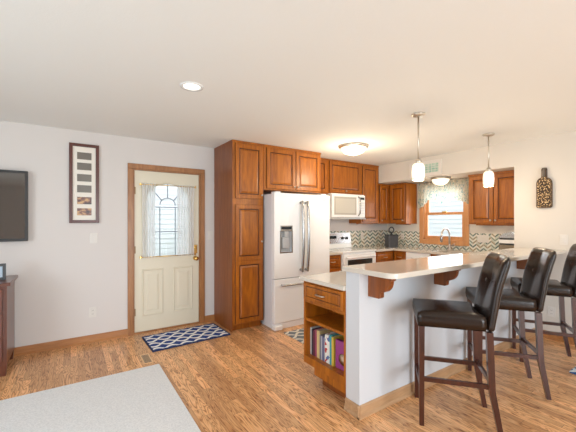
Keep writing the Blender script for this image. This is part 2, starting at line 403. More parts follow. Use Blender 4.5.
# window wall
WY0, WY1, WZ0, WZ1 = 2.83, 3.58, 1.08, 2.02
b = MB(); b.box((XW, 1.87, 0), (XW+.15, WY0, ZC)); b.box((XW, WY1, 0), (XW+.15, YW, ZC)); b.box((XW, WY0, 0), (XW+.15, WY1, WZ0)); b.box((XW, WY0, WZ1), (XW+.15, WY1, ZC))
struct(b.build('wall_window', M['wallr']))
# unseen walls behind the camera, with the openings that let the daylight in
b = MB(); b.box((X0-.2, Y0, 0), (X0, -.8, ZC)); b.box((X0-.2, 2.0, 0), (X0, YW, ZC)); b.box((X0-.2, -.8, 0), (X0, 2.0, .65)); b.box((X0-.2, -.8, 2.2), (X0, 2.0, ZC))
struct(b.build('wall_left', M['wall']))
b = MB(); b.box((X0-.2, Y0-.2, 0), (.2, Y0, ZC)); b.box((3.2, Y0-.2, 0), (XB, Y0, ZC)); b.box((.2, Y0-.2, 2.14), (3.2, Y0, ZC))
struct(b.build('wall_front', M['wall']))
# peninsula half wall
struct(MB().box((1.72, 1.65, 0), (XB, 1.786, 1.034)).build('wall_peninsula', M['pen']))

def baseboard(name, x0, x1, y, m, side=None):
    b = MB(); b.prism([(y, 0), (y-.024, 0), (y-.024, .012), (y-.014, .024), (y-.012, .075), (y-.005, .088), (y, .088)], x0, x1, 'x')
    return struct(b.build(name, m))
baseboard('baseboard_back', -3.0, .585, YW, M['oakt']); baseboard('baseboard_door_side', 1.548, 1.70, YW, M['oakt'])
baseboard('baseboard_peninsula', 1.72-.024, XB, 1.65, M['oakp'])
b = MB(); b.prism([(1.72, 0), (1.72-.024, 0), (1.72-.024, .012), (1.72-.014, .024), (1.72-.012, .075), (1.72-.005, .088), (1.72, .088)], 1.65-.022, 1.786, 'y'); struct(b.build('baseboard_peninsula_end', M['oakp']))
b = MB(); b.prism([(XB, 0), (XB-.024, 0), (XB-.024, .012), (XB-.014, .024), (XB-.012, .075), (XB-.005, .088), (XB, .088)], Y0, 1.65-.024, 'y'); struct(b.build('baseboard_right', M['oakt']))

# ---- entry door
d = MB()
prof = [(0,0)]
for (x0, x1, z0, z1) in ((.583, .645, 0, 2.06), (1.490, 1.552, 0, 2.06)):
    d.box((x0, YW-.018, z0), (x1, YW, z1), bev=.004)
d.box((.583, YW-.019, 2.06), (1.552, YW, 2.122), bev=.004)
d.box((.645, YW-.004, 0), (.660, YW+.13, 2.06)); d.box((1.475, YW-.004, 0), (1.490, YW+.13, 2.06)); d.box((.66, YW-.004, 2.045), (1.475, YW+.13, 2.06)); d.box((.66, YW+.0, 0), (1.475, YW+.13, .018))
door = struct(d.build('door_1', M['oakv']))
# slab: frame pieces around glass + raised panels
yf, yb_ = YW+.012, YW+.055
GX0, GX1, GZ0, GZ1 = .80, 1.335, .95, 1.90
s = MB(); s.box((.662, yf, .02), (GX0, yb_, 2.043)); s.box((GX1, yf, .02), (1.473, yb_, 2.043)); s.box((GX0, yf, .02), (GX1, yb_, GZ0))
# arched head around the light
gc = (GX0+GX1)/2; gr = (GX1-GX0)/2; za = GZ1-.20
n = 16; arc = [(gc - gr*math.cos(PI*i/n), za + .20*math.sin(PI*i/n)) for i in range(n+1)]
for i in range(n):
    p, q = arc[i], arc[i+1]
    s.prism([p, q, (q[0], 2.043), (p[0], 2.043)], yf, yb_, 'y')
slab = s.build('door_slab', M['door'], door)
pn = MB()
for (a, c_) in ((.745, 1.005), (1.13, 1.39)):
    pn.panel(a, c_, .21, .80, yf+.002, [(0, .006), (.012, .011), (.024, .004), (.055, .004), (.075, .009)])
pn.build('door_panel', M['door'], door)
MB().box((GX0, yf+.018, GZ0), (GX1, yf+.022, GZ1-.005)).build('glass_pane', M['glass'], door)
g = MB(); gy = yf+.012; gm = 0
bx0, bx1 = .965, 1.16; bc = (bx0+bx1)/2; br = (bx1-bx0)/2
g.tube([(bx0, gy, GZ0), (bx0, gy, 1.59)], .006, 6); g.tube([(bx1, gy, GZ0), (bx1, gy, 1.59)], .006, 6)
g.tube([(GX0, gy, 1.59), (GX1, gy, 1.59)], .006, 6); g.tube([(GX0, gy, 1.27), (GX1, gy, 1.27)], .006, 6)
g.tube([(bc-br*math.cos(PI*i/12), gy, 1.62+.09*math.sin(PI*i/12)) for i in range(13)], .006, 6)
for a in (40, 90, 140):
    ca, sa = math.cos(R(a)), math.sin(R(a)); g.tube([(bc+br*ca, gy, 1.62+.09*sa), (bc+gr*.98*ca*1.0, gy, za+.20*sa)], .006, 6)
g.build('glass_grille', mat('grille_grey', (.22, .26, .32), .4), door)
tr = MB(); tr.tube([(p[0], yf-.004, p[1]) for p in arc], .010, 8); tr.box((GX0-.012, yf-.012, GZ0-.012), (GX1+.012, yf, GZ0+.01)); tr.box((GX0-.012, yf-.012, GZ0), (GX0+.005, yf, za)); tr.box((GX1-.005, yf-.012, GZ0), (GX1+.012, yf, za))
tr.build('glass_trim', M['door'], door)
for zz in (.27, 1.05, 1.79):
    h = MB(); h.lathe([(.006, -.045), (.006, .045)], (.662, yf-.004, zz), 10); h.box((.662, yf-.003, zz-.045), (.676, yf, zz+.045)); h.build('hinge', mat('aged_brass', (.30, .21, .12), .45, .6), door)
k = MB(); k.lathe([(.03, 0), (.03, -.006), (.012, -.012), (.011, -.035), (.026, -.045), (.030, -.060), (.022, -.074), (.0, -.078)], (1.425, yf, .90), 20, 'y'); k.build('door_knob', M['brass'], door)
k = MB(); k.box((1.395, yf-.014, .965), (1.452, yf, 1.085), bev=.006); k.lathe([(.02, -.014), (.02, -.026), (0, -.027)], (1.423, yf, 1.045), 16, 'y'); k.box((1.418, yf-.045, 1.03), (1.428, yf-.02, 1.06)); k.build('deadbolt', M['brass'], door)

# ---- curtains on the door
def curtain(x0, x1, z0, z1, y, folds, pinch=0):
    b = MB(); nx, nz = folds*8, 10
    V = []
    for j in range(nz+1):
        t = j/nz; row = []
        for i in range(nx+1):
            u = i/nx; x = x0 + (x1-x0)*u; a = .011*(1-.3*math.sin(PI*t))
            row.append(b.bm.verts.new((x + .003*math.sin(9*u+5*t), y + a*math.sin(2*PI*folds*u + .6*math.sin(4*t)), z0 + (z1-z0)*t)))
        V.append(row)
    for j in range(nz):
        for i in range(nx):
            f = b.bm.faces.new((V[j][i], V[j][i+1], V[j+1][i+1], V[j+1][i])); f.smooth = True
    return b
t = thing('sheer_curtain', 'white sheer curtain panel covering the left edge of the entry door glass', 'curtain', (0,0,0))
curtain(.745, .90, .945, 1.885, YW-.022, 5).build('curtain_fabric', M['sheer'], t)
t = thing('sheer_curtain', 'wider white sheer curtain panel on the knob side of the entry door glass', 'curtain', (0,0,0))
curtain(1.175, 1.40, .945, 1.885, YW-.022, 7).build('curtain_fabric', M['sheer'], t)
for zz, lb in ((1.87, 'thin brass rod carrying the top of the door curtains'), (.955, 'thin brass rod holding the curtain hems below the door glass')):
    t = thing('curtain_rod', lb, 'curtain rod', (0, 0, 0))
    MB().tube([(.725, YW-.022, zz), (1.415, YW-.022, zz)], .005, 8).build('rod', M['brass'], t)
    for x in (.725, 1.415):
        MB().box((x-.008, YW-.028, zz-.012), (x+.008, YW+.012, zz+.012), bev=.002).build('bracket', M['brass'], t)

# ---- kitchen window
wn = MB()
# casing
for (y0, y1, z0, z1) in ((WY1, WY1+.075, 1.0, 2.10), (WY0-.075, WY0, 1.0, 2.10), (WY0, WY1, 2.02, 2.10)):
    wn.box((XW-.02, y0, z0), (XW, y1, z1), bev=.004)
wn.box((XW-.03, WY0, .995), (XW, WY1, 1.08), bev=.004)
wn.box((XW, WY0, WZ0), (XW+.12, WY0+.02, WZ1)); wn.box((XW, WY1-.02, WZ0), (XW+.12, WY1, WZ1)); wn.box((XW, WY0, WZ0), (XW+.12, WY1, WZ0+.02)); wn.box((XW, WY0, WZ1-.02), (XW+.12, WY1, WZ1))
win = struct(wn.build('window_1', M['winoak']))
def sash(x, z0, z1, nm):
    q = MB(); y0, y1 = WY0+.02, WY1-.02
    q.box((x, y0, z0), (x+.03, y0+.04, z1)); q.box((x, y1-.04, z0), (x+.03, y1, z1)); q.box((x, y0+.04, z0), (x+.03, y1-.04, z0+.045)); q.box((x, y0+.04, z1-.04), (x+.03, y1-.04, z1))
    o = q.build(nm, M['winoak'], win)
    MB().box((x+.012, y0+.04, z0+.045), (x+.016, y1-.04, z1-.04)).build('glass_pane', M['glass'], o)
sash(XW+.03, 1.10, 1.56, 'lower_sash'); sash(XW+.065, 1.52, 2.0, 'upper_sash')
MB().box((XW+.02, 3.16, 1.56), (XW+.045, 3.24, 1.58), bev=.003).build('sash_lock', M['brass'], win)
# valance
def valance():
    b = MB(); ny, nz = 90, 12; V = []
    y0, y1 = 2.70, 3.655
    for j in range(nz+1):
        row = []
        for i in range(ny+1):
            u = i/ny; y = y1 + (y0-y1)*u
            side = max(0, 1-u/.20) if u < .5 else max(0, 1-(1-u)/.20)
            drop = .34 + .13*min(1, side*1.0)**.8 + .02*math.sin(u*3*2*PI)
            if .28 < u < .72: drop = .37 + .03*math.cos((u-.5)*2*PI*2.2)
            t = j/nz
            row.append(b.bm.verts.new((XW-.05 - .014*math.sin(u*2*PI*15+t*1.5)*(.4+t), y, 2.11 - drop*t)))
        V.append(row)
    for j in range(nz):
        for i in range(ny):
            f = b.bm.faces.new((V[j][i], V[j][i+1], V[j+1][i+1], V[j+1][i])); f.smooth = True
    return b
t = thing('window_valance', 'gathered teal and cream print valance across the top of the kitchen window', 'valance', (0,0,0))
valance().build('valance_fabric', M['valance'], t)
MB().tube([(XW-.05, 2.69, 2.095), (XW-.05, 3.66, 2.095)], .006, 8).build('valance_rod', M['nickel'], t)

# ---- backsplash
b = MB(); b.box((3.20, YW-.009, .922), (XW-.010, YW-.001, 1.225)); tag(b.build('tile_backsplash', M['mosx']), 'green and cream chevron mosaic backsplash behind the range', 'backsplash')
b = MB(); b.box((XW-.009, 1.872, .922), (XW-.001, YW-.01, .995)); b.box((XW-.009, 1.872, .995), (XW-.001, WY0-.077, 1.215)); b.box((XW-.009, WY1+.077, .995), (XW-.001, YW-.01, 1.215))
tag(b.build('tile_backsplash', M['mosy']), 'green and cream mosaic backsplash around the kitchen window sill', 'backsplash')

# ---- outdoors
def siding(x0, x1, z1, name):
    pts = []; n = int(z1/.115)
    b = MB()
    for i in range(n):
        z = i*.115
        b.face([(x0, -.012, z), (x1, -.012, z), (x1, 0, z+.115), (x0, 0, z+.115)]); b.face([(x0, 0, z), (x1, 0, z), (x1, -.012, z), (x0, -.012, z)])
    b.box((x0, .001, 0), (x1, .15, z1))
    return b
o = siding(-3, 6.5, 5, 'x').build('neighbouring_house', M['siding'], None, (0, 8.0, -.15)); tag(o, 'white lap-sided house wall seen through the entry door glass', 'building')
o = siding(-4, 4, 5, 'x').build('neighbouring_house', M['siding'], None, (8.2, 3.5, -.15)); o.rotation_euler = (0, 0, FX); tag(o, 'pale lap-sided house wall seen through the kitchen window', 'building')
MB().box((-20, -20, -.4), (20, 20, -.16)).build('ground', M['grass'])['kind'] = 'structure'

# ================================================================= CABINETS
DR = [(.0, .015), (.003, .019), (.052, .019), (.057, .009), (.068, .009), (.090, .017)]
def knob(parent, x, z, y):
    k = MB(); k.lathe([(.006, 0), (.006, -.012), (.014, -.020), (.013, -.027), (0, -.030)], (x, y, z), 14, 'y'); return k.build('knob', M['nickel'], parent)
def cup(parent, x, z, y, L=.08):
    k = MB(); k.tube([(x-L/2, y, z), (x-L/2+.004, y-.022, z), (x-L/4, y-.028, z), (x+L/4, y-.028, z), (x+L/2-.004, y-.022, z), (x+L/2, y, z)], .005, 8); return k.build('handle', M['nickel'], parent)
def cabinet(label, loc, rz, w_, d_, h_, doors=(), drawers=(), toe=0, hollow=False, name='kitchen_cabinet', split=None, cat='cabinet', crown=False):
    """local: x 0..w, front y=0, back y=d, z 0..h"""
    t = thing(name, label, cat, loc, rz)
    b = MB()
    if hollow: b.box((0, 0, toe), (w_, .02, h_)); b.box((0, .02, toe), (.018, d_, h_)); b.box((w_-.018, .02, toe), (w_, d_, h_)); b.box((.018, .02, toe), (w_-.018, d_, toe+.02)); b.box((.018, d_-.01, toe+.02), (w_-.018, d_, h_))
    else: b.box((0, .0, toe), (w_, d_, h_))
    if toe: b.box((0, .07, 0), (w_, d_, toe))
    if crown: b.box((-.006, -.010, h_-.022), (w_+.004, 0, h_)); 
    b.build('cabinet_body', [M['cab']], t)
    for q in doors:
        x0, x1, z0, z1, kx, kz = q[:6]
        dmb = MB()
        if len(q) > 6:      # two raised panels in one door
            zm = q[6]
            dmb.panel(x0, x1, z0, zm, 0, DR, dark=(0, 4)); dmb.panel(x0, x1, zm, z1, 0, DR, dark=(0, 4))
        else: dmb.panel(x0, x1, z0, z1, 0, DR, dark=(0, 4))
        dd = dmb.build('cabinet_door', [M['cab'], M['glaze_shade']], t)  # inner dark ring is glaze; outer edge also paints the gap shadow
        if kx is not None: knob(dd, kx, kz, -.019)
    for (x0, x1, z0, z1) in drawers:
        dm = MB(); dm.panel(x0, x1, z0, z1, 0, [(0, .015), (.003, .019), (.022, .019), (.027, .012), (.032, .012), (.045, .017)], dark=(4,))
        dd = dm.build('drawer', [M['cab'], M['glaze_shade']], t); cup(dd, (x0+x1)/2, (z0+z1)/2, -.019)
    return t
G = .004
# pantry
pant = cabinet('tall two-door maple pantry cabinet between the entry door and refrigerator', (1.70, 3.80, 0), 0, .445, .605, 2.436,
        doors=[(.035, .430, 1.70, 2.40, .405, 1.75), (.035, .430, .10, 1.62, .405, 1.14, .90)], toe=.085, name='pantry_cabinet', crown=True)
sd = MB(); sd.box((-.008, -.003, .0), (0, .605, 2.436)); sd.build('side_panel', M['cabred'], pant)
cabinet('two-door maple wall cabinet above the refrigerator', (2.149, 3.80, 1.83), 0, .985, .605, .606,
        doors=[(.045, .515, .02, .57, .49, .06), (.525, .965, .02, .57, .55, .06)], crown=True, name='wall_cabinet')
cabinet('narrow maple wall cabinet between refrigerator and microwave cabinets', (3.155, 4.10, 1.86), 0, .385, .30, .576, doors=[(.03, .36, .02, .545, None, None)], name='wall_cabinet', crown=True)
cabinet('single-door maple wall cabinet directly above the microwave', (3.542, 4.10, 1.872), 0, .77, .30, .564, doors=[(.02, .75, .02, .535, .38, .05)], name='wall_cabinet', crown=True)
cabinet('tall narrow maple wall cabinet right of the microwave', (4.314, 4.10, 1.37), 0, .464, .30, 1.066, doors=[(.03, .43, .03, 1.03, .06, .08)], name='wall_cabinet', crown=True)
cabinet('low maple wall cabinet in the corner under the soffit, facing the room', (4.782, 4.10, 1.36), 0, .29, .30, .742, doors=[(.02, .26, .02, .715, .05, .06)], name='wall_cabinet', crown=True)
c = cabinet('corner maple wall cabinet left of the window with orange side panel', (5.075, 4.10, 1.36), FX, .385, .315, .742, doors=[(.035, .365, .02, .715, .33, .06)], name='wall_cabinet', crown=True)
cabinet('two-door maple wall cabinet hanging right of the kitchen window', (5.075, 2.60, 1.36), FX, .72, .315, .752, doors=[(.02, .352, .02, .72, .325, .06), (.362, .70, .02, .72, .39, .06)], name='wall_cabinet', crown=True)
# base cabinets
cabinet('small maple base cabinet squeezed between refrigerator and range', (3.16, 3.78, 0), 0, .37, .62, .885, doors=[(.02, .35, .12, .68, .32, .63)], drawers=[(.02, .35, .70, .86)], toe=.1, name='base_cabinet')
cabinet('maple base cabinet with drawer right of the range', (4.325, 3.78, 0), 0, .475, .62, .885, doors=[(.02, .44, .12, .68, .06, .63)], drawers=[(.02, .44, .70, .86)], toe=.1, name='base_cabinet')
cabinet('maple corner base cabinet between range run and dishwasher', (4.805, 3.775, 0), FX, .255, .585, .885, doors=[(.03, .24, .12, .68, .06, .63)], drawers=[(.03, .24, .70, .86)], toe=.1, name='base_cabinet')
cabinet('two-door maple sink base cabinet under the window counter', (4.805, 3.058, 0), FX, .58, .585, .885, hollow=True, doors=[(.02, .285, .12, .86, .26, .8), (.295, .56, .12, .86, .32, .8)], toe=.1, name='base_cabinet')
# peninsula base cabinets (backs against the half wall, doors into the kitchen)
cabinet('long maple base cabinet run behind the peninsula half wall', (4.76, 2.335, 0), PI, 2.35, .545, .885,
        doors=[(.64+i*.43, .64+i*.43+.40, .12, .68, .64+i*.43+.36, .63) for i in range(4)], drawers=[(.64+i*.43, .64+i*.43+.40, .70, .86) for i in range(4)], toe=.1, name='base_cabinet')

# ---- end shelf unit with drawer (faces -x)
t = thing('shelf_cabinet', 'maple end shelf cabinet with one drawer and books on the peninsula end', 'cabinet', (1.72, 2.318, 0), FX)
W_, D_ = .528, .68
b = MB()
b.box((0, 0, .165), (.022, D_, .8855)); b.box((W_-.02, 0, .165), (W_, D_, .8855)); b.box((.022, 0, .165), (W_-.02, D_, .228)); b.box((.022, .32, .228), (W_-.02, .335, .8855))
b.box((.022, .0, .70), (W_-.02, .32, .725)); b.box((.022, 0, .87), (W_-.02, .32, .8855)); b.box((.022, .12, .725), (W_-.02, .32, .87))
b.build('cabinet_body', M['cab'], t)
MB().box((.15, .09, 0), (W_, D_, .105)).build('plinth', M['cabred'], t)  # darker wood stands in for the shade of the toe recess
MB().box((.148, .002, .105), (W_, D_, .165)).build('bottom_rail', M['cab'], t)
MB().box((.022, .01, .535), (W_-.02, .32, .558)).build('shelf', M['cab'], t)
dm = MB(); dm.panel(.02, W_-.018, .728, .872, 0, [(0, .015), (.003, .019), (.022, .019), (.027, .012), (.032, .012), (.045, .017)], dark=(4,)); dd = dm.build('drawer', [M['cab'], M['glaze_shade']], t); cup(dd, .26, .80, -.019, .10)

# books: (y_hi, y_lo, height, material, label)
def book(yh, yl, hgt, col, label, x=1.775, depth=.19, mm=None):
    t = thing('book', label, 'book', (x, yh, .2283), FX, 'books on the end shelf'); w = yh-yl-.0015
    m = mm or flat('book_cover', col, .45)
    b = MB(); b.box((0, 0, 0), (w, .004, hgt), bev=.001); b.box((0, .004, 0), (.0025, depth, hgt)); b.box((w-.0025, .004, 0), (w, depth, hgt)); b.build('cover', m, t)
    MB().box((.0027, .0045, .004), (w-.0027, depth-.006, hgt-.005)).build('pages', M['matte'], t)
    return t
BK = [(2.2945, 2.276, .235, (.50,.50,.48), 'white slim book standing leftmost on the end shelf'),
 (2.276, 2.256, .225, (.03,.03,.05), 'black book second from the left on the end shelf'),
 (2.256, 2.228, .225, (.12,.03,.05), 'dark burgundy book near the left end of the shelf'),
 (2.228, 2.203, .235, (.33,.06,.12), 'maroon book beside the cream book'),
 (2.203, 2.165, .235, (.60,.46,.22), 'cream yellow book left of centre on the end shelf'),
 (2.165, 2.146, .205, (.16,.16,.20), 'dark grey book right of the cream book'),
 (2.146, 2.130, .20, (.45,.45,.48), 'thin white book between two dark books'),
 (2.130, 2.110, .205, (.10,.11,.24), 'thin navy book left of the patterned book'),
 (2.110, 2.095, .20, (.30,.31,.38), 'thin pale grey book touching the patterned book'),
 (2.095, 2.035, .235, None, 'thick book with red, white and blue patterned spine'),
 (2.035, 2.012, .245, (.03,.33,.40), 'teal book between the patterned and yellow books'),
 (2.012, 1.985, .235, (.62,.45,.06), 'bright yellow book beside the purple cookbook')]
for q in BK:
    book(q[0], q[1], q[2], q[3], q[4], mm=M['floral'] if q[3] is None else None)
t = thing('cookbook', 'purple cookbook with a bowl on its cover, facing out at the shelf end', 'book', (1.785, 1.975, .2283), FX, 'books on the end shelf')
MB().box((0, 0, 0), (.155, .03, .225), bev=.002).build('cover', flat('purple_cover', (.30, .05, .22), .35), t)
b = MB(); b.lathe([(.046, -.0015), (0, -.0016)], (.085, .0, .085), 24, 'y'); b.lathe([(.036, -.0020), (0, -.0025)], (.085, 0, .090), 24, 'y', 1); b.build('cover_picture', [flat('bowl_brown', (.30, .12, .05)), flat('bowl_cream', (.62, .45, .34))], t)

# ================================================================= WORKTOPS
TZ0, TZ1 = .886, .921
tag(MB().box((3.16, 3.745, TZ0), (3.535, YW-.011, TZ1), bev=.004).build('worktop', M['quartz']), 'small cream quartz worktop left of the range', 'worktop')
b = MB()
SX0, SX1, SY0, SY1 = 4.90, 5.25, 2.52, 3.04
b.prism([(4.318, 3.745), (4.765, 3.745), (4.765, SY1), (XW-.011, SY1), (XW-.011, YW-.011), (4.318, YW-.011)], TZ0, TZ1)
b.box((4.765, SY0, TZ0), (SX0, SY1, TZ1)); b.box((SX1, SY0, TZ0), (XW-.011, SY1, TZ1)); b.box((4.765, 1.87, TZ0), (XW-.011, SY0, TZ1))
b.box((1.697, 1.788, TZ0), (4.765, 2.352, TZ1))
tag(b.build('worktop', M['quartz'], bevel=.003), 'long cream quartz worktop running under the window and along the peninsula', 'worktop')
# sink
b = MB(); b.box((SX0, SY0, .72), (SX1, SY1, .725)); b.box((SX0-.004, SY0, .72), (SX0, SY1, TZ0)); b.box((SX1, SY0, .72), (SX1+.004, SY1, TZ0)); b.box((SX0, SY0-.004, .72), (SX1, SY0, TZ0)); b.box((SX0, SY1, .72), (SX1, SY1+.004, TZ0))
t = thing('kitchen_sink', 'steel undermount sink set into the window counter', 'sink', (0,0,0)); b.build('basin', M['steel'], t); MB().lathe([(.03, .7255), (.0, .728)], (5.07, 2.78, 0)).build('drain', M['steel'], t)
# faucet
t = thing('kitchen_faucet', 'tall brushed steel gooseneck faucet in front of the window', 'faucet', (5.315, 3.04, TZ1), R(180))
b = MB(); b.lathe([(.028, 0), (.028, .008), (.018, .02), (.016, .10), (.013, .11)]); path = [(0, 0, .10), (0, 0, .24)]
path += [(.12-.12*math.cos(PI*i/12), -.0, .24+.12*math.sin(PI*i/12)) for i in range(1, 12)]
path += [(.24, 0, .23)]; b.tube(path, .016, 12); b.build('spout', M['faucet'], t)
MB().lathe([(.017, .235), (.021, .22), (.021, .15), (.015, .14)], (.24, 0, 0)).build('spray_head', M['steel'], t)
MB().tube([(0, .015, .07), (0, .04, .08), (0.0, .09, .11)], .006).build('handle', M['steel'], t)

# ---- raised bar top with rounded corner
def rrect(x0, y0, x1, y1, r, corners):
    pts = []
    for (cx, cy, a0, on) in ((x0+r, y0+r, 180, corners[0]), (x1-r, y0+r, 270, corners[1]), (x1-r, y1-r, 0, corners[2]), (x0+r, y1-r, 90, corners[3])):
        if on:
            for i in range(9): a = R(a0+90*i/8); pts.append((cx+r*math.cos(a), cy+r*math.sin(a)))
        else:
            a = R(a0+45); pts.append((cx+r*math.sqrt(2)*math.cos(a), cy+r*math.sqrt(2)*math.sin(a)))
    return pts
tag(MB().prism(rrect(1.697, 1.338, XB-.002, 1.805, .07, (1,0,0,0)), 1.036, 1.072, bev=.004).build('bar_counter', M['quartz']), 'raised cream quartz bar top with rounded corner on the half wall', 'worktop')

# ---- brackets
for x, lb in ((1.83, 'maple scroll bracket under the bar nearest the rounded corner'), (2.66, 'maple scroll bracket under the middle of the bar'), (4.30, 'maple scroll bracket under the bar behind the farthest stool')):
    pts = [(0, 0), (-.215, 0), (-.215, -.032), (-.198, -.04)]
    pts += [(-.198+.075*(1-math.cos(R(a))), -.04-.085*math.sin(R(a))) for a in (15, 30, 45, 60, 75, 90)]
    pts += [(-.112, -.135), (-.112, -.165), (-.10, -.175), (0, -.175)]
    b = MB(); b.prism(pts, -.022, .022, 'x', bev=.002)
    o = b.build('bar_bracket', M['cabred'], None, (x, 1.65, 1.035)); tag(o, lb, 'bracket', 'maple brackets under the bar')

# ================================================================= APPLIANCES
# ---- refrigerator  (front at y 3.5)
t = thing('refrigerator', 'white french-door refrigerator with steel handles and water dispenser', 'refrigerator', (2.166, 3.55, 0))
FW = .935
MB().box((.0, .075, .05), (FW, .80, 1.765), bev=.006).build('body', M['whites'], t)
DCT = [(.30, .97)]
def fdoor(x0, x1, z0, z1, nm='door', hole=None):
    b = MB()
    if hole:
        a0, a1, c0, c1 = hole
        b.box((x0, 0, z0), (a0, .07, z1), bev=.0); b.box((a1, 0, z0), (x1, .07, z1)); b.box((a0, 0, z0), (a1, .07, c0)); b.box((a0, 0, c1), (a1, .07, z1)); b.box((a0, .05, c0), (a1, .07, c1))
    else: b.box((x0, 0, z0), (x1, .07, z1))
    return b.build(nm, M['white'], t, bevel=.0 if hole else .012)
dl = fdoor(0, .452, .665, 1.775, hole=(.085, .285, .99, 1.35)); dr = fdoor(.458, FW, .665, 1.775); dw = fdoor(0, FW, .085, .655, 'freezer_drawer')
MB().box((.02, .02, 0), (FW-.02, .4, .08), bev=.005).build('kick_plate', M['white'], t)
for x in (0.0, FW-.12): MB().box((x, -.02, 0), (x+.12, .08, .06), bev=.01).build('foot', M['white'], t)
b = MB(); b.box((.085, -.004, 1.275), (.285, .01, 1.35), bev=.003); b.box((.085, -.004, .99), (.095, .01, 1.275)); b.box((.275, -.004, .99), (.285, .01, 1.275)); b.box((.095, -.004, .99), (.275, .01, 1.005)); b.build('dispenser_panel', M['steel'], dl)
MB().box((.105, -.006, 1.30), (.265, -.003, 1.335)).build('dispenser_display', M['display'], dl)
b = MB(); b.box((.095, .044, 1.005), (.275, .050, 1.275)); b.box((.13, .005, 1.05), (.24, .044, 1.20), bev=.01); b.box((.16, .0, 1.20), (.21, .044, 1.275)); b.build('dispenser_cradle', M['greyp'], dl)
for x, s_, par in ((.415, -1, dl), (.495, 1, dr)):
    b = MB(); p = []
    for i in range(13):
        u = i/12; p.append((x + s_*.004, -.045 - .030*math.sin(PI*u), .74 + .93*u))
    b.tube([(x, 0, .755)] + p[0:1] + p[1:-1] + p[-1:] + [(x, 0, 1.655)], .018, 10); b.build('door_handle', M['steel'], par)
b = MB(); p = [(.10+.71*i/12, -.035-.022*math.sin(PI*i/12), .575) for i in range(13)]; b.tube([(.11, 0, .575)]+p+[(.80, 0, .575)], .0125, 10); b.build('drawer_handle', M['steel'], dw)
MB().box((.78, -.003, 1.70), (.86, 0, 1.715)).build('badge', M['nickel'], dr)
for x in (.03, .8): MB().box((x, .02, 1.775), (x+.08, .13, 1.795), bev=.005).build('hinge_cover', M['whites'], t)

# ---- range
t = thing('kitchen_range', 'white freestanding range with dark oven window and knobbed back panel', 'range', (3.545, 3.745, 0))
RW = .765
MB().box((0, .03, .06), (RW, .655, .905)).build('body', M['white'], t)
MB().box((-.003, .0, .905), (RW+.003, .655, .928), bev=.004).build('cooktop', M['white'], t)
b = MB(); b.box((.03, .05, .928), (RW-.03, .57, .9305)); b.build('glass_surface', M['cerglass'], t)
for x, y, r in ((.2, .17, .1), (.56, .17, .08), (.2, .42, .08), (.56, .42, .1)):
    b = MB(); b.lathe([(r, .9306), (r-.006, .9318), (r-.012, .9306)], (x, y, 0), 32, cap=False); b.build('burner_ring', M['greyp'], t)
od = MB(); od.box((.01, .0, .20), (RW-.01, .03, .88), bev=.006); od = od.build('oven_door', M['white'], t)
MB().box((.10, -.004, .42), (RW-.10, 0, .79), bev=.001).build('oven_window', M['blackg'], od)
MB().tube([(.07, 0, .83), (.07, -.045, .83), (.09, -.05, .83), (RW-.09, -.05, .83), (RW-.07, -.045, .83), (RW-.07, 0, .83)], .012).build('oven_handle', M['white'], od)
MB().box((.01, .0, .07), (RW-.01, .03, .19), bev=.006).build('storage_drawer', M['white'], t)
b = MB(); b.prism([(.58, .928), (.655, .928), (.655, 1.20), (.615, 1.20), (.59, 1.0)], 0, RW, 'x', bev=.004); bg = b.build('back_panel', M['white'], t)
MB().prism([(.6095, 1.185), (.6125, 1.185), (.588, 1.01), (.585, 1.01)], .03, RW-.03, 'x').build('control_face', M['steel'], bg)
MB().box((.24, .592, 1.095), (.40, .60, 1.145)).build('clock_display', M['display'], bg)
for x in (.08, .15, .55, .65):
    MB().lathe([(.026, .600), (.022, .572), (0, .570)], (x, 0, 1.10), 16, 'y').build('knob', M['black'], bg)

# ---- microwave
t = thing('microwave_oven', 'white over-the-range microwave with arched steel handle', 'microwave', (3.545, 4.00, 1.44))
MB().box((0, .025, 0), (.765, .41, .428), bev=.004).build('body', M['white'], t)
md = MB().box((.0, 0, .035), (.62, .025, .415), bev=.005).build('door', M['white'], t)
MB().box((.045, -.003, .075), (.55, 0, .375), bev=.001).build('door_window', mat('pale_window', (.50, .48, .43), .15), md)
MB().box((.07, -.005, .105), (.52, -.003, .345)).build('window_screen', mat('pale_mesh', (.58, .56, .50), .4), md)
MB().tube([(.60, 0, .06), (.60, -.04, .10), (.60, -.05, .22), (.60, -.04, .35), (.60, 0, .39)], .011).build('handle', M['steel'], md)
b = MB(); b.box((.625, 0, .035), (.765, .025, .415), bev=.004); cp = b.build('control_panel', M['white'], t)
MB().box((.645, -.002, .34), (.745, 0, .38)).build('display', M['display'], cp)
b = MB()
for i in range(5):
    for j in range(3): b.box((.648+j*.034, -.002, .09+i*.045), (.674+j*.034, 0, .118+i*.045))
b.build('keypad', M['whites'], cp)
MB().box((0, .0, .0), (.765, .025, .032), bev=.004).build('vent_grille', M['greyp'], t)

# ---- dishwasher
t = thing('dishwasher', 'white dishwasher beneath the window counter', 'dishwasher', (4.79, 3.515, 0), FX)
MB().box((.002, .03, .1), (.452, .58, .882)).build('body', M['whites'], t)
dd = MB().box((.004, 0, .11), (.45, .03, .74), bev=.005).build('door', M['white'], t)
cp = MB().box((.004, -.005, .745), (.45, .03, .88), bev=.005).build('control_panel', M['white'], t)
MB().tube([(.12, -.005, .79), (.12, -.035, .79), (.34, -.035, .79), (.34, -.005, .79)], .009).build('handle', M['white'], cp)
MB().box((.004, .06, 0), (.45, .5, .1)).build('toe_panel', M['black'], t)

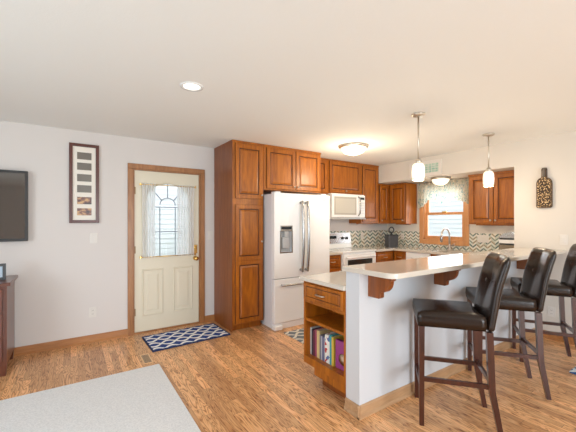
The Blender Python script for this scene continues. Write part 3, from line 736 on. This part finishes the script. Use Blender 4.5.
# ---- canister with ring
t = thing('countertop_canister', 'dark square stoneware canister with ring handle in the kitchen corner', 'canister', (5.02, 4.0, TZ1), R(-20))
b = MB(); b.prism(rrect(-.095, -.075, .095, .075, .02, (1,1,1,1)), 0, .035); b.prism(rrect(-.10, -.08, .10, .08, .02, (1,1,1,1)), .035, .215); b.build('body', M['canister'], t)
MB().prism(rrect(-.105, -.085, .105, .085, .02, (1,1,1,1)), .215, .232).build('lid', M['black'], t)
MB().lathe([(.028, .232), (.016, .26), (.02, .28)]).build('lid_neck', M['black'], t)
b = MB(); b.tube([(.05*math.cos(2*PI*i/24), 0, .32+.05*math.sin(2*PI*i/24)) for i in range(25)], .012, 8); b.build('ring_handle', M['black'], t)

# ---- domed appliance
t = thing('countertop_appliance', 'silver domed countertop appliance with dark bands at the right end of the alcove', 'appliance', (5.10, 2.20, TZ1), FX)
MB().prism(rrect(0, 0, .26, .22, .03, (1,1,1,1)), 0, .15).build('base', mat('bronze_steel', (.42, .34, .24), .25, .9), t)
MB().prism(rrect(.005, .005, .255, .215, .03, (1,1,1,1)), .15, .175).build('dark_band', M['black'], t)
MB().prism(rrect(0, 0, .26, .22, .03, (1,1,1,1)), .175, .225).build('middle_section', M['white'], t)
MB().prism(rrect(.005, .005, .255, .215, .03, (1,1,1,1)), .225, .25).build('dark_band', M['black'], t)
b = MB()
for k in range(6):
    q = k*.018; h0 = .25+.085*math.sin(PI/2*k/6); h1 = .25+.085*math.sin(PI/2*(k+1)/6)
    b.prism(rrect(q, q*.8, .26-q, .22-q*.8, .03, (1,1,1,1)), h0, h1)
b.build('lid', mat('soft_chrome', (.70, .69, .66), .25, 1), t)
MB().box((-.03, .09, .235), (.01, .13, .25), bev=.004).build('handle', M['black'], t)

# ================================================================= STOOLS
def rbox_mesh(x0, y0, z0, x1, y1, z1, bev, seg=4):
    t = bmesh.new(); v = [t.verts.new(p) for p in ((x0,y0,z0),(x1,y0,z0),(x1,y1,z0),(x0,y1,z0),(x0,y0,z1),(x1,y0,z1),(x1,y1,z1),(x0,y1,z1))]
    for q in ((3,2,1,0),(4,5,6,7),(0,1,5,4),(1,2,6,5),(2,3,7,6),(3,0,4,7)): t.faces.new([v[i] for i in q])
    bmesh.ops.bevel(t, geom=t.edges[:], offset=bev, segments=seg, profile=.5, affect='EDGES'); return t
def make_stool(label, loc, rz):
    t = thing('bar_stool', label, 'bar stool', loc, rz, 'dark leather stools along the bar')
    # seat: crowned cushion on a grid
    def cushion(W2, D0, D1, z0, z1, crown, nx=14, ny=14, r=.014):
        b = MB(); V = []
        for j in range(ny+1):
            row = []
            for i in range(nx+1):
                u, v = i/nx*2-1, j/ny*2-1
                e = max(abs(u), abs(v)) ** 8
                x = W2*u*(1-.0*e); y = (D0+D1)/2 + (D1-D0)/2*v
                row.append(b.bm.verts.new((x*(1 - .02*e), y - .008*e*(1 if v > 0 else -1), z1 + crown*(1-u*u)*(1-v*v) + .012*abs(u)**3*(1 if True else 0) - r*e)))
            V.append(row)
        for j in range(ny):
            for i in range(nx): b.bm.faces.new((V[j][i], V[j][i+1], V[j+1][i+1], V[j+1][i]))
        # side skirt
        loop = [V[0][i] for i in range(nx)] + [V[j][nx] for j in range(ny)] + [V[ny][i] for i in range(nx, 0, -1)] + [V[j][0] for j in range(ny, 0, -1)]
        prev = loop
        for (dz, sc) in ((-.018, 1.02), (-(z1-z0)*.5, 1.025), (-(z1-z0-r), 1.0)):
            cur = [b.bm.verts.new((v.co.x*sc, (D0+D1)/2+(v.co.y-(D0+D1)/2)*sc, (z1-r+dz) if dz > -.03 or dz != -(z1-z0-r) else z0)) for v in loop]
            for i in range(len(loop)):
                k = (i+1) % len(loop); b.bm.faces.new((prev[i], cur[i], cur[k], prev[k]))
            prev = cur
        b.bm.faces.new(prev)
        return b
    cushion(.214, -.20, .228, .688, .785, .012).build('seat', M['leather'], t, smooth=True)
    # backrest: curved slab, leaning back
    b = MB(); nx, nz = 12, 14
    def pt(u, v, side):      # side 0 front, 1 back
        z = .682 + (1.180-.682)*v
        lean = -.195 - .066*max(0, (z-.70))/.45 - .024*max(0, z-.95)/.2
        curve = -.022*(1-u*u)*min(1, max(0, (z-.72)/.2))
        th = .062 if z < 1.135 else .062*math.sqrt(max(0.02, 1-((z-1.135)/.048)**2))
        if side == 0: tuft = -.012*math.exp(-((u/.25)**2+((z-1.0)/.05)**2)) - .007*math.exp(-(u/.16)**2); y = lean + curve + tuft - (.062-th)*.5
        else: y = lean + curve*1.0 - .062 + (.062-th)*.5
        edge = abs(u)**10
        y += (-.012 if side == 0 else .012)*edge
        zz = z if z < 1.10 else z - .010*edge
        return (.208*u, y, zz)
    F = [[b.bm.verts.new(pt(i/nx*2-1, j/nz, 0)) for i in range(nx+1)] for j in range(nz+1)]
    K = [[b.bm.verts.new(pt(i/nx*2-1, j/nz, 1)) for i in range(nx+1)] for j in range(nz+1)]
    for j in range(nz):
        for i in range(nx):
            b.bm.faces.new((F[j][i], F[j][i+1], F[j+1][i+1], F[j+1][i])); b.bm.faces.new((K[j][i], K[j+1][i], K[j+1][i+1], K[j][i+1]))
        b.bm.faces.new((F[j][0], F[j+1][0], K[j+1][0], K[j][0])); b.bm.faces.new((F[j][nx], K[j][nx], K[j+1][nx], F[j+1][nx]))
    for i in range(nx): b.bm.faces.new((F[nz][i], F[nz][i+1], K[nz][i+1], K[nz][i])); b.bm.faces.new((F[0][i], K[0][i], K[0][i+1], F[0][i+1]))
    bk = b.build('backrest', M['leather'], t, smooth=True, sub=1)
    MB().lathe([(.013, 0), (.011, .006), (0, .008)], (0, -.253, .995), 14, 'y').build('button', M['leatherd'], bk)
    # legs
    L = .038
    for x in (-.185, .185):
        MB().bar((x, .195, 0), (x, .195, .70), .030, .030, wx2=L, wy2=L).build('leg', M['dark'], t)
        b = MB(); b.bar((x, -.287, 0), (x, -.232, .30), .030, .030, wx2=.036, wy2=.038); b.bar((x, -.232, .30), (x, -.218, .68), .036, .038, wx2=.036, wy2=.040); b.build('leg', M['dark'], t)
        MB().box((x-.010, -.22, .305), (x+.010, .19, .335)).build('stretcher', M['dark'], t)
    MB().box((-.18, .185, .235), (.18, .205, .27)).build('footrest', M['dark'], t)
    MB().box((-.18, -.24, .33), (.18, -.222, .36)).build('stretcher', M['dark'], t)
    return t
s1 = make_stool('brown leather bar stool nearest the camera, closest to the shelf end', (2.289, 1.324, 0), R(39.5))
dup(s1, (3.112, 1.33, 0), R(38.5), 'middle brown leather bar stool of the three along the bar')
dup(s1, (4.02, 1.335, 0), R(31), 'farthest brown leather bar stool, cut off by the right picture edge')

# ================================================================= LIGHTS
def pendant(x, y, zt, zb, r, label):
    t = thing('pendant_light', label, 'pendant light', (x, y, ZC), 0, 'pendant lights above the bar')
    MB().lathe([(.0, 0), (.062, 0), (.062, -.012), (.05, -.024), (.012, -.03)]).build('canopy', M['nickel'], t)
    MB().lathe([(.008, -.02), (.008, -(ZC-zt)+.03)], n=10).build('stem', M['nickel'], t)
    z0 = -(ZC-zt); z1 = -(ZC-zb)
    MB().lathe([(.02, z0+.04), (.03, z0+.02), (.034, z0-.002), (.0, z0-.002)]).build('socket_cap', M['nickel'], t)
    sh = MB(); h = z0-z1
    sh.lathe([(.032, z0), (r*.80, z0-.012), (r*.93, z0-h*.2), (r, z0-h*.5), (r*.95, z0-h*.8), (r*.82, z1), (r*.80, z1+.002), (r*.90, z0-h*.8), (r*.95, z0-h*.5), (r*.88, z0-h*.2), (.03, z0-.012)], cap=False)
    sh.build('lamp_shade', M['glowp'], t)
    l = bpy.data.lights.new('bulb_light', 'POINT'); l.energy = 10; l.color = (1, .80, .58); l.shadow_soft_size = .04
    o = bpy.data.objects.new('bulb_light', l); C.objects.link(o); o.parent = t; o.location = (0, 0, z1-.03)
pendant(2.78, 1.90, 1.965, 1.80, .060, 'frosted pendant lamp hanging nearer the camera over the bar')
pendant(4.12, 1.88, 2.0, 1.82, .059, 'frosted pendant lamp hanging farther right, before the wall cabinets')

def flush(x, y, z, r, label, power):
    t = thing('flush_ceiling_light', label, 'ceiling light', (x, y, z))
    MB().lathe([(r*.9, 0), (r, -.006), (r, -.022), (r*.92, -.034), (r*.86, -.034), (r*.86, 0)], n=40).build('metal_ring', M['nickel'], t)
    MB().lathe([(r*.88, -.03), (r*.84, -.058), (r*.66, -.096), (r*.34, -.120), (.012, -.127), (.0, -.129)], n=40, cap=False).build('glass_dome', M['glowd'], t)
    MB().lathe([(.0, -.126), (.010, -.130), (.008, -.142), (0, -.146)], n=12).build('finial', M['nickel'], t)
    l = bpy.data.lights.new('bulb_light', 'POINT'); l.energy = power; l.color = (1, .80, .55); l.shadow_soft_size = .1
    o = bpy.data.objects.new('bulb_light', l); C.objects.link(o); o.parent = t; o.location = (0, 0, -.36)
flush(3.22, 3.20, ZC, .20, 'large flush dome light on the ceiling in front of the microwave', 17)
flush(4.98, 3.00, 2.115, .15, 'small flush dome light under the soffit by the window valance', 2.5)
t = thing('recessed_light', 'round white recessed downlight in the ceiling above the living area', 'recessed light', (.772, 2.478, ZC))
MB().lathe([(.062, -.0005), (.068, -.005), (.085, -.005), (.088, 0), (.062, 0)], n=36, cap=False).build('trim_ring', M['white'], t)
MB().lathe([(.062, -.002), (0, -.003)], n=36).build('lens', M['glowr'], t)

# under-cabinet strips
for (loc, rz, L, lb) in (((4.34, 4.2, 1.352), 0, .40, 'slim light strip under the tall cabinet right of the microwave'),
                          ((5.20, 2.55, 1.352), FX, .60, 'slim light strip under the wall cabinet right of the window'),
                          ((5.20, 4.04, 1.352), FX, .30, 'slim light strip under the corner cabinet left of the window')):
    t = thing('cabinet_strip_light', lb, 'strip light', loc, rz)
    if loc[0] < 5: t.location.z = 1.362
    b = MB(); b.box((0, 0, -.002), (L, .04, .008)); b.box((0, -.004, -.010), (L, 0, .008)); b.box((0, 0, -.010), (.004, .04, -.002)); b.box((L-.004, 0, -.010), (L, .04, -.002)); b.build('housing', M['cab'], t); MB().box((.005, .005, -.006), (L-.005, .035, -.002)).build('lens', M['strip'], t)

# ================================================================= WALL THINGS
def plate(label, loc, rz, w_=.075, h_=.118, kind='switch', cat='light switch', n=1):
    t = thing('light_switch' if kind == 'switch' else 'power_outlet', label, cat, loc, rz)
    MB().box((-w_/2, -.006, -h_/2), (w_/2, 0, h_/2), bev=.002).build('cover_plate', M['plate'], t)
    for i in range(n):
        x = (i-(n-1)/2)*.046
        if kind == 'switch': MB().box((x-.016, -.010, -.033), (x+.016, -.006, .033), bev=.002).build('rocker', M['plate'], t)
        else:
            for dz in (-.02, .02):
                o = MB().box((x-.014, -.0085, dz-.014), (x+.014, -.006, dz+.014), bev=.003).build('socket', M['plate'], t)
                b = MB(); b.box((x-.007, -.0092, dz-.006), (x-.005, -.0085, dz+.006)); b.box((x+.005, -.0092, dz-.006), (x+.007, -.0085, dz+.006)); b.build('socket_slot', M['black'], o)
    return t
plate('white light switch below the tall picture frame', (.225, YW, 1.21), 0)
plate('white wall outlet near the floor left of the entry door', (.215, YW, .35), 0, kind='outlet', cat='outlet')
plate('white light switch between the entry door and pantry', (1.635, YW, 1.21), 0)
plate('white light switch on the beige wall right of the bar', (XB, 1.36, 1.19), FX)
plate('white wall outlet low on the beige wall behind the stools', (XB, 1.475, .325), FX, kind='outlet', cat='outlet')
plate('cream outlet on the backsplash below the tall wall cabinet', (4.66, YW-.009, 1.12), 0, kind='outlet', cat='outlet')
plate('cream outlet on the backsplash left of the window', (XW-.009, 4.03, 1.11), FX, kind='outlet', cat='outlet')
plate('wide cream triple switch plate on the backsplash right of the window', (XW-.009, 2.54, 1.13), FX, w_=.17, n=3)

# tall multi-picture frame
t = thing('picture_frame', 'tall mahogany picture frame holding six small photos', 'picture frame', (.133, YW, 1.387))
W2, H2 = .146, .905
b = MB(); fw = .034
b.box((-W2, -.025, 0), (-W2+fw, 0, H2), bev=.003); b.box((W2-fw, -.025, 0), (W2, 0, H2), bev=.003); b.box((-W2+fw, -.025, 0), (W2-fw, 0, fw), bev=.003); b.box((-W2+fw, -.025, H2-fw), (W2-fw, 0, H2), bev=.003)
b.build('frame_rim', M['frame'], t)
MB().box((-W2+fw, -.010, fw), (W2-fw, -.004, H2-fw)).build('mat_board', M['matte'], t)
for i, (z0, z1) in enumerate(((2.114, 2.195), (1.994, 2.076), (1.863, 1.946), (1.737, 1.820), (1.603, 1.685), (1.475, 1.556))):
    MB().box((-.070, -.012, z0-1.387), (.070, -.010, z1-1.387)).build('photo', M['photo_g'] if i < 4 else M['sunset'], t)['label'] = ('dark grey photo' if i < 4 else 'sunset photo')

# TV
t = thing('television', 'black-framed flat television mounted on the wall above the dresser', 'television', (-.93, YW, 1.20))
MB().box((-.56, -.075, 0), (.56, -.03, .73), bev=.004).build('casing', M['black'], t)
MB().box((-.535, -.078, .028), (.535, -.075, .702)).build('screen', M['tvg'], t)
MB().box((-.2, -.03, .2), (.2, 0, .55)).build('wall_mount', M['black'], t)

# bottle art
t = thing('bottle_wall_art', 'bottle-shaped wire wall art filled with wine corks on the beige wall', 'wall decor', (XB, 1.54, 1.566), FX)
out = [(-.055, .006), (-.068, .012), (-.072, .026), (-.072, .29)]
out += [(-.072+.052*(1-math.cos(R(a))), .29+.075*math.sin(R(a))) for a in (20, 40, 60, 80, 90)]
out += [(-.020, .385), (-.020, .47)]
full = out + [(-p[0], p[1]) for p in out[::-1]]
body = [p for p in full if p[1] < .40]
MB().prism([(p[0]*.96, max(p[1], .006)) for p in body], -.038, -.006, 'y').build('cork_filling', M['cork'], t)
b = MB(); loop = full + [full[0]]
for yy in (-.045, -.003): b.tube([(p[0], yy, p[1]) for p in loop], .004, 6)
b.build('wire_outline', mat('dark_bronze', (.16, .10, .06), .4, .8), t)
MB().lathe([(.021, .375), (.019, .39), (.019, .455), (.024, .46), (.024, .485), (.0, .49)], (0, -.024, 0), 16).build('bottle_neck', mat('grey_bronze', (.14, .12, .10), .5, .5), t)

# framed teal panel on the soffit
t = thing('framed_panel', 'white framed rectangular teal grid panel high on the soffit', 'wall panel', (XB, 3.14, 2.135), FX)
b = MB(); fw = .05; W2, H2 = .285, .24
b.box((-W2, -.02, 0), (-W2+fw, 0, H2), bev=.003); b.box((W2-fw, -.02, 0), (W2, 0, H2), bev=.003); b.box((-W2+fw, -.02, 0), (W2-fw, 0, fw), bev=.003); b.box((-W2+fw, -.02, H2-fw), (W2-fw, 0, H2), bev=.003)
b.build('frame_rim', M['plate'], t)
MB().box((-W2+fw, -.008, fw), (W2-fw, -.003, H2-fw)).build('panel', M['teal'], t)
b = MB()
for i in range(1, 8): x = -W2+fw+(2*W2-2*fw)*i/8; b.box((x-.003, -.012, fw), (x+.003, -.008, H2-fw))
for i in range(1, 4): z = fw+(H2-2*fw)*i/4; b.box((-W2+fw, -.013, z-.003), (W2-fw, -.009, z+.003))
b.build('grid_bars', M['plate'], t)

# ================================================================= LIVING SIDE
t = thing('dresser', 'dark mahogany dresser against the wall at the left edge', 'dresser', (-1.85, 3.87, 0))
DW, DD, DH = 1.37, .50, .85
b = MB(); b.box((0, .01, .10), (DW, DD, DH-.03)); b.build('cabinet_body', M['dresser'], t)
MB().box((-.02, -.02, DH-.03), (DW+.028, DD+.01, DH), bev=.006).build('top', M['dresser'], t)
for x in (0, DW-.06):
    for y in (.01, DD-.06): MB().bar((x+.03, y+.03, 0), (x+.03, y+.03, .10), .04, .04, wx2=.06, wy2=.06).build('leg', M['dresser'], t)
for i in range(3):
    for j in range(2):
        dm = MB(); x0 = .03+j*.66; dm.box((x0, -.008, .14+i*.225), (x0+.65, .01, .345+i*.225), bev=.004); dd = dm.build('drawer', M['dresser'], t)
        for kx in (.15, .5): MB().lathe([(.007, -.008), (.015, -.026), (0, -.03)], (x0+kx, 0, .24+i*.225), 12, 'y').build('knob', M['nickel'], dd)
t = thing('photo_frame', 'small black photo frame standing on the dresser', 'photo frame', (-.62, 4.06, .85), R(14))
def tilt(b_): return b_
b = MB(); b.box((-.11, -.01, 0), (-.085, .01, .155)); b.box((.085, -.01, 0), (.11, .01, .155)); b.box((-.085, -.01, 0), (.085, .01, .025)); b.box((-.085, -.01, .13), (.085, .01, .155)); b.build('frame_rim', M['black'], t)
MB().box((-.085, -.003, .025), (.085, .003, .13)).build('photo', mat('blue_photo', (.35, .45, .55), .2), t)
MB().box((-.015, .01, 0), (.015, .06, .004)).build('stand_foot', M['black'], t)

def rug(label, pts_c, sx, sy, rz, m, th=.012, name='floor_mat', cat='rug', mb_=None):
    t = thing(name, label, cat, (*pts_c, 0.0008), rz)
    MB().prism(rrect(-sx/2, -sy/2, sx/2, sy/2, .012, (1,1,1,1)), 0, th, bev=.002).build('pile', m, t)
    if mb_:
        b = MB(); b.box((-sx/2-.006, -sy/2-.006, 0), (sx/2+.006, -sy/2+.008, th+.002)); b.box((-sx/2-.006, sy/2-.008, 0), (sx/2+.006, sy/2+.006, th+.002)); b.box((-sx/2-.006, -sy/2+.008, 0), (-sx/2+.008, sy/2-.008, th+.002)); b.box((sx/2-.008, -sy/2+.008, 0), (sx/2+.006, sy/2-.008, th+.002)); b.build('edge_binding', mb_, t)
    return t
rug('navy and white chain-lattice mat in front of the entry door', (1.18, 3.985), .90, .52, R(2), M['rugnavy'], mb_=M['navy'])
rug('grey and cream lattice mat before the refrigerator', (2.62, 3.17), .80, .50, R(0), M['ruggrey'], .010)
rug('blue and white lattice mat on the floor at the right picture edge', (4.16, .83), .62, .46, R(0), M['rugblue'], .010)
rug('large pale grey area rug across the living room floor', (-1.075, 1.045), 3.59, 4.60, 0, M['carpet'], .014, 'area_rug')
t = thing('floor_register', 'small tan metal floor vent between the area rug and navy mat', 'floor vent', (.645, 3.57, .0005))
MB().box((-.045, -.13, 0), (.045, .13, .004), bev=.001).build('vent_plate', mat('tan_metal', (.75, .48, .26), .45), t)
b = MB()
for i in range(9): b.box((-.032, -.108+i*.024, .004), (.032, -.096+i*.024, .0046))
b.build('vent_slots', M['black'], t)
